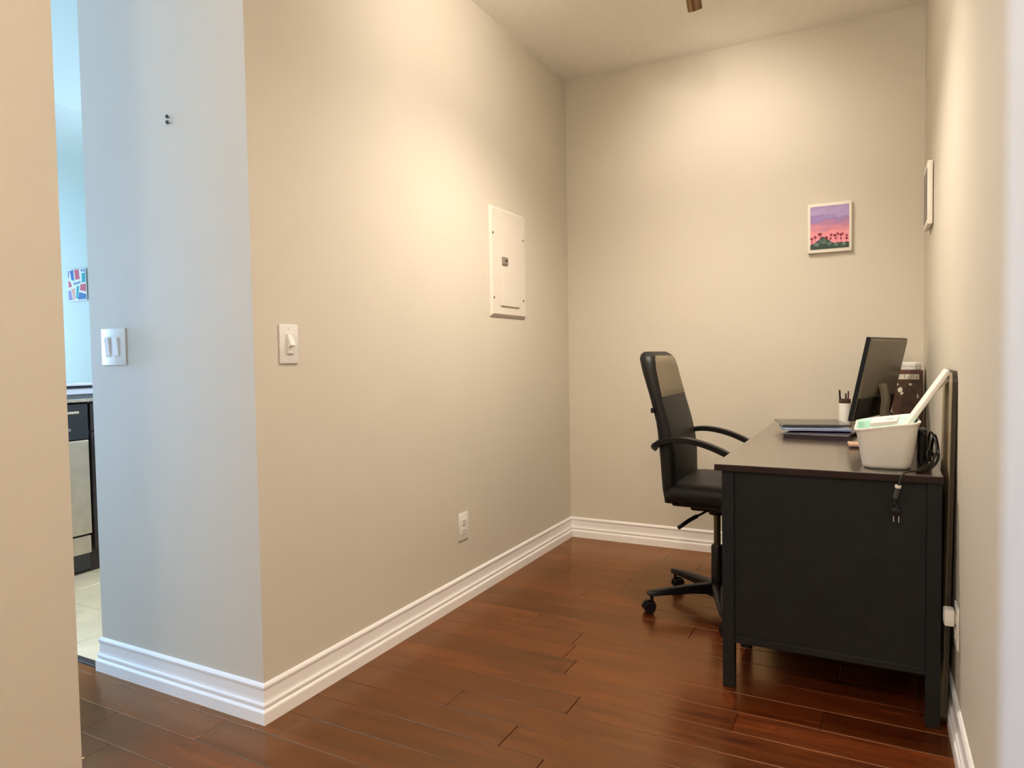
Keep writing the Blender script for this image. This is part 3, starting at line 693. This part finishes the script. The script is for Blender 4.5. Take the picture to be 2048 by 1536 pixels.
bm = bmesh.new(); add_tube(bm, [P1, P1 + Vector((-.002, 0, -.012)), P1 + Vector((.003, .002, -.024)), P1 + Vector((.002, .001, -.032))], .0030, n=8); mk('cable_tail', bm, 'cord', pc, True)
Q = P1 + Vector((.002, .001, -.030))
pl = mk('plug', bx(Q.x-.012, Q.x+.012, Q.y-.007, Q.y+.007, Q.z-.022, Q.z, bev=.004), 'blk_plastic', pc, True)
for s in (-1, 1): mk('prong', bx(Q.x+s*.0065-.0014, Q.x+s*.0065+.0014, Q.y-.003, Q.y+.003, Q.z-.040, Q.z-.020, bev=.0004), 'steel', pl)
cord('black cord looped in a wide arc against the tub side', [(1.800, 1.10, .746), (1.802, 1.05, .80), (1.806, 1.0, .84), (1.811, .955, .81), (1.809, .925, .775), (1.788, .905, .750), (1.765, .90, .746), (1.775, .95, .752), (1.793, .98, .775), (1.797, .97, .80)], .0040)
cord('thin black cord coiled low in the desk corner by the tub', [(1.794, 1.2, .744), (1.7945, 1.08, .756), (1.790, .99, .792), (1.799, .945, .790), (1.794, .915, .762), (1.770, .885, .7455), (1.752, .868, .7445), (1.764, .905, .7465), (1.784, .93, .760)], .0030)
t = thing('charger_brick', (1.776, 1.085, DZ), 'small black charger brick beside the white tub', 'charger')
mk('brick_body', bx(-.012, .012, -.045, .045, 0, .112, bev=.005), 'blk_plastic', t, True)
mk('strain_relief', add_cyl(bmesh.new(), (0, -.040, .104), (.004, -.075, .098), .005, .0035, n=10), 'blk_plastic', t, True)

# board standing between desk and wall, its face painted with a tan reflection
t = thing('leaning_board', (1.8265, 0.86, 0), 'thin board with dark edge and painted tan reflection standing between the desk and wall', 'board')
sh = Matrix.Shear('XY', 4, (0.0215, 0)) if False else Matrix(((1, 0, .0180, 0), (0, 1, 0, 0), (0, 0, 1, 0), (0, 0, 0, 1)))
def yz_outline(y0_, y1_, z0, z1, r_, n=8):
    out = []
    for (qy, qz, a0) in ((y1_-r_, z1-r_, 0), (y0_+r_, z1-r_, 90), (y0_+r_*1.0, z0+r_, 180), (y1_-r_, z0+r_, 270)):
        for i in range(n+1):
            a = math.radians(a0+90*i/n); out.append((qy + r_*math.cos(a), qz + r_*math.sin(a)))
    return out
ol = yz_outline(0, .30, .001, 1.040, .035)
bm = bmesh.new(); loft(bm, [[Vector((x_, y_, z_)) for y_, z_ in ol] for x_ in (-.0055, .0060)]); bmesh.ops.transform(bm, matrix=sh, verts=bm.verts)
mk('board_core', bm, 'board_edge', t, True)
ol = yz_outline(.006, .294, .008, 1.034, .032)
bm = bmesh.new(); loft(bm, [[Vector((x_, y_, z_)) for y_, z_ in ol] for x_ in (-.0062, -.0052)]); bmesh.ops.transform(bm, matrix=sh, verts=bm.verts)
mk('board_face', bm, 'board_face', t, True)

# ================================================================= KITCHEN BEYOND THE OPENING
KX = -2.0
t = thing('dishwasher', (KX, 0.38, 0), 'stainless dishwasher with black control panel under the kitchen counter', 'dishwasher')
mk('tub_case', bx(-.58, -.03, -.298, .298, .02, .90), 'dw_black', t)
mk('door', bx(-.03, 0, -.298, .298, .212, .705, bev=.004), 'stainless', t)
cp = mk('control_panel', bx(-.03, .004, -.298, .298, .710, .900, bev=.006), 'dw_black', t)
mk('handle', bx(.002, .018, -.26, .245, .845, .858, bev=.003), 'stainless', cp)
for i, yy in enumerate((-.15, .155, .195)):
    mk('dial' if i == 1 else 'button', add_cyl(bmesh.new(), (.002, yy, .765), (.014, yy, .765), .020 if i == 1 else .008, n=18), 'latch', cp, True)
mk('kick_panel', bx(-.05, -.01, -.298, .298, .108, .200, bev=.003), 'stainless', t)
mk('toe_kick', bx(-.09, -.05, -.298, .298, .0, .105), 'cab_dark', t)
t = thing('base_cabinet', (KX, 0.98, 0), 'dark espresso base cabinet beside the dishwasher', 'cabinet')
mk('carcass', bx(-.58, -.02, -.295, .295, .10, .905), 'cab_dark', t)
d_ = mk('door', bx(-.02, 0, -.290, .290, .12, .74, bev=.003), 'cab_dark', t); mk('handle', bx(0, .02, -.27, -.255, .6, .72, bev=.004), 'steel', d_)
d_ = mk('drawer', bx(-.02, 0, -.290, .290, .75, .895, bev=.003), 'cab_dark', t); mk('handle', bx(0, .02, -.06, .06, .815, .83, bev=.004), 'steel', d_)
mk('toe_kick', bx(-.09, -.05, -.295, .295, 0, .10), 'cab_dark', t)
t = thing('countertop', (KX, 0.66, 0.905), 'dark countertop with beige front edge over the dishwasher', 'countertop')
mk('slab', bx(-.60, .018, -.62, .62, 0, .016), 'counter_top', t)
mk('front_edge', bx(.018, .030, -.62, .62, .000, .017, bev=.003), 'counter_edge', t)
struct(mk('wall_peninsula', bx(-2.75, -2.605, .04, 1.9, 0, .954), 'trim'))
struct(mk('trim_ledge_shade', bx(-2.76, -2.60, .03, 1.9, .954, .971), 'cab_dark'))  # dark strip painting the shade under the ledge
struct(mk('trim_ledge', bx(-2.80, -2.57, .02, 1.9, .971, .988, bev=.004), 'plastic_white'))
# small colour block print on the kitchen wall
t = thing('colour_print', (-4.135, 1.9, 1.75), 'white print of red, teal and blue blocks on the kitchen wall', 'print')
mk('backing', bx(-.127, .127, -.014, -.009, -.130, .130, bev=.001), 'paperwhite', t)
BL = [('p_lilac', ((-.12, .12), (-.10, .12), (-.11, .06), (-.12, .06))), ('p_blue', ((-.09, .12), (-.045, .125), (-.035, .035), (-.075, .045))), ('p_red', ((-.03, .125), (.03, .125), (.04, .045), (-.02, .045))),
      ('p_grey', ((.05, .12), (.12, .125), (.12, .10), (.06, .105))), ('p_teal', ((.07, .09), (.12, .095), (.12, .02), (.07, .015))), ('p_red', ((-.115, .04), (-.09, .03), (-.07, -.01), (-.115, -.015))),
      ('p_grey', ((-.05, .02), (.05, .03), (.05, .01), (-.04, .0))), ('p_red', ((.05, .0), (.12, .005), (.12, -.06), (.04, -.045))), ('p_blue', ((.03, -.06), (.12, -.08), (.12, -.12), (.01, -.12))),
      ('p_teal', ((-.005, -.01), (.03, -.01), (.01, -.11), (-.02, -.11))), ('p_peach', ((-.08, -.03), (-.03, -.025), (-.035, -.12), (-.05, -.12))), ('p_lilac', ((-.12, -.04), (-.09, -.04), (-.065, -.12), (-.12, -.12)))]
for nm, pts in BL:
    bm = bmesh.new(); loft(bm, [[Vector((x, -.0150, z)) for x, z in pts], [Vector((x, -.0136, z)) for x, z in pts]]); mk('colour_block', bm, nm, t)
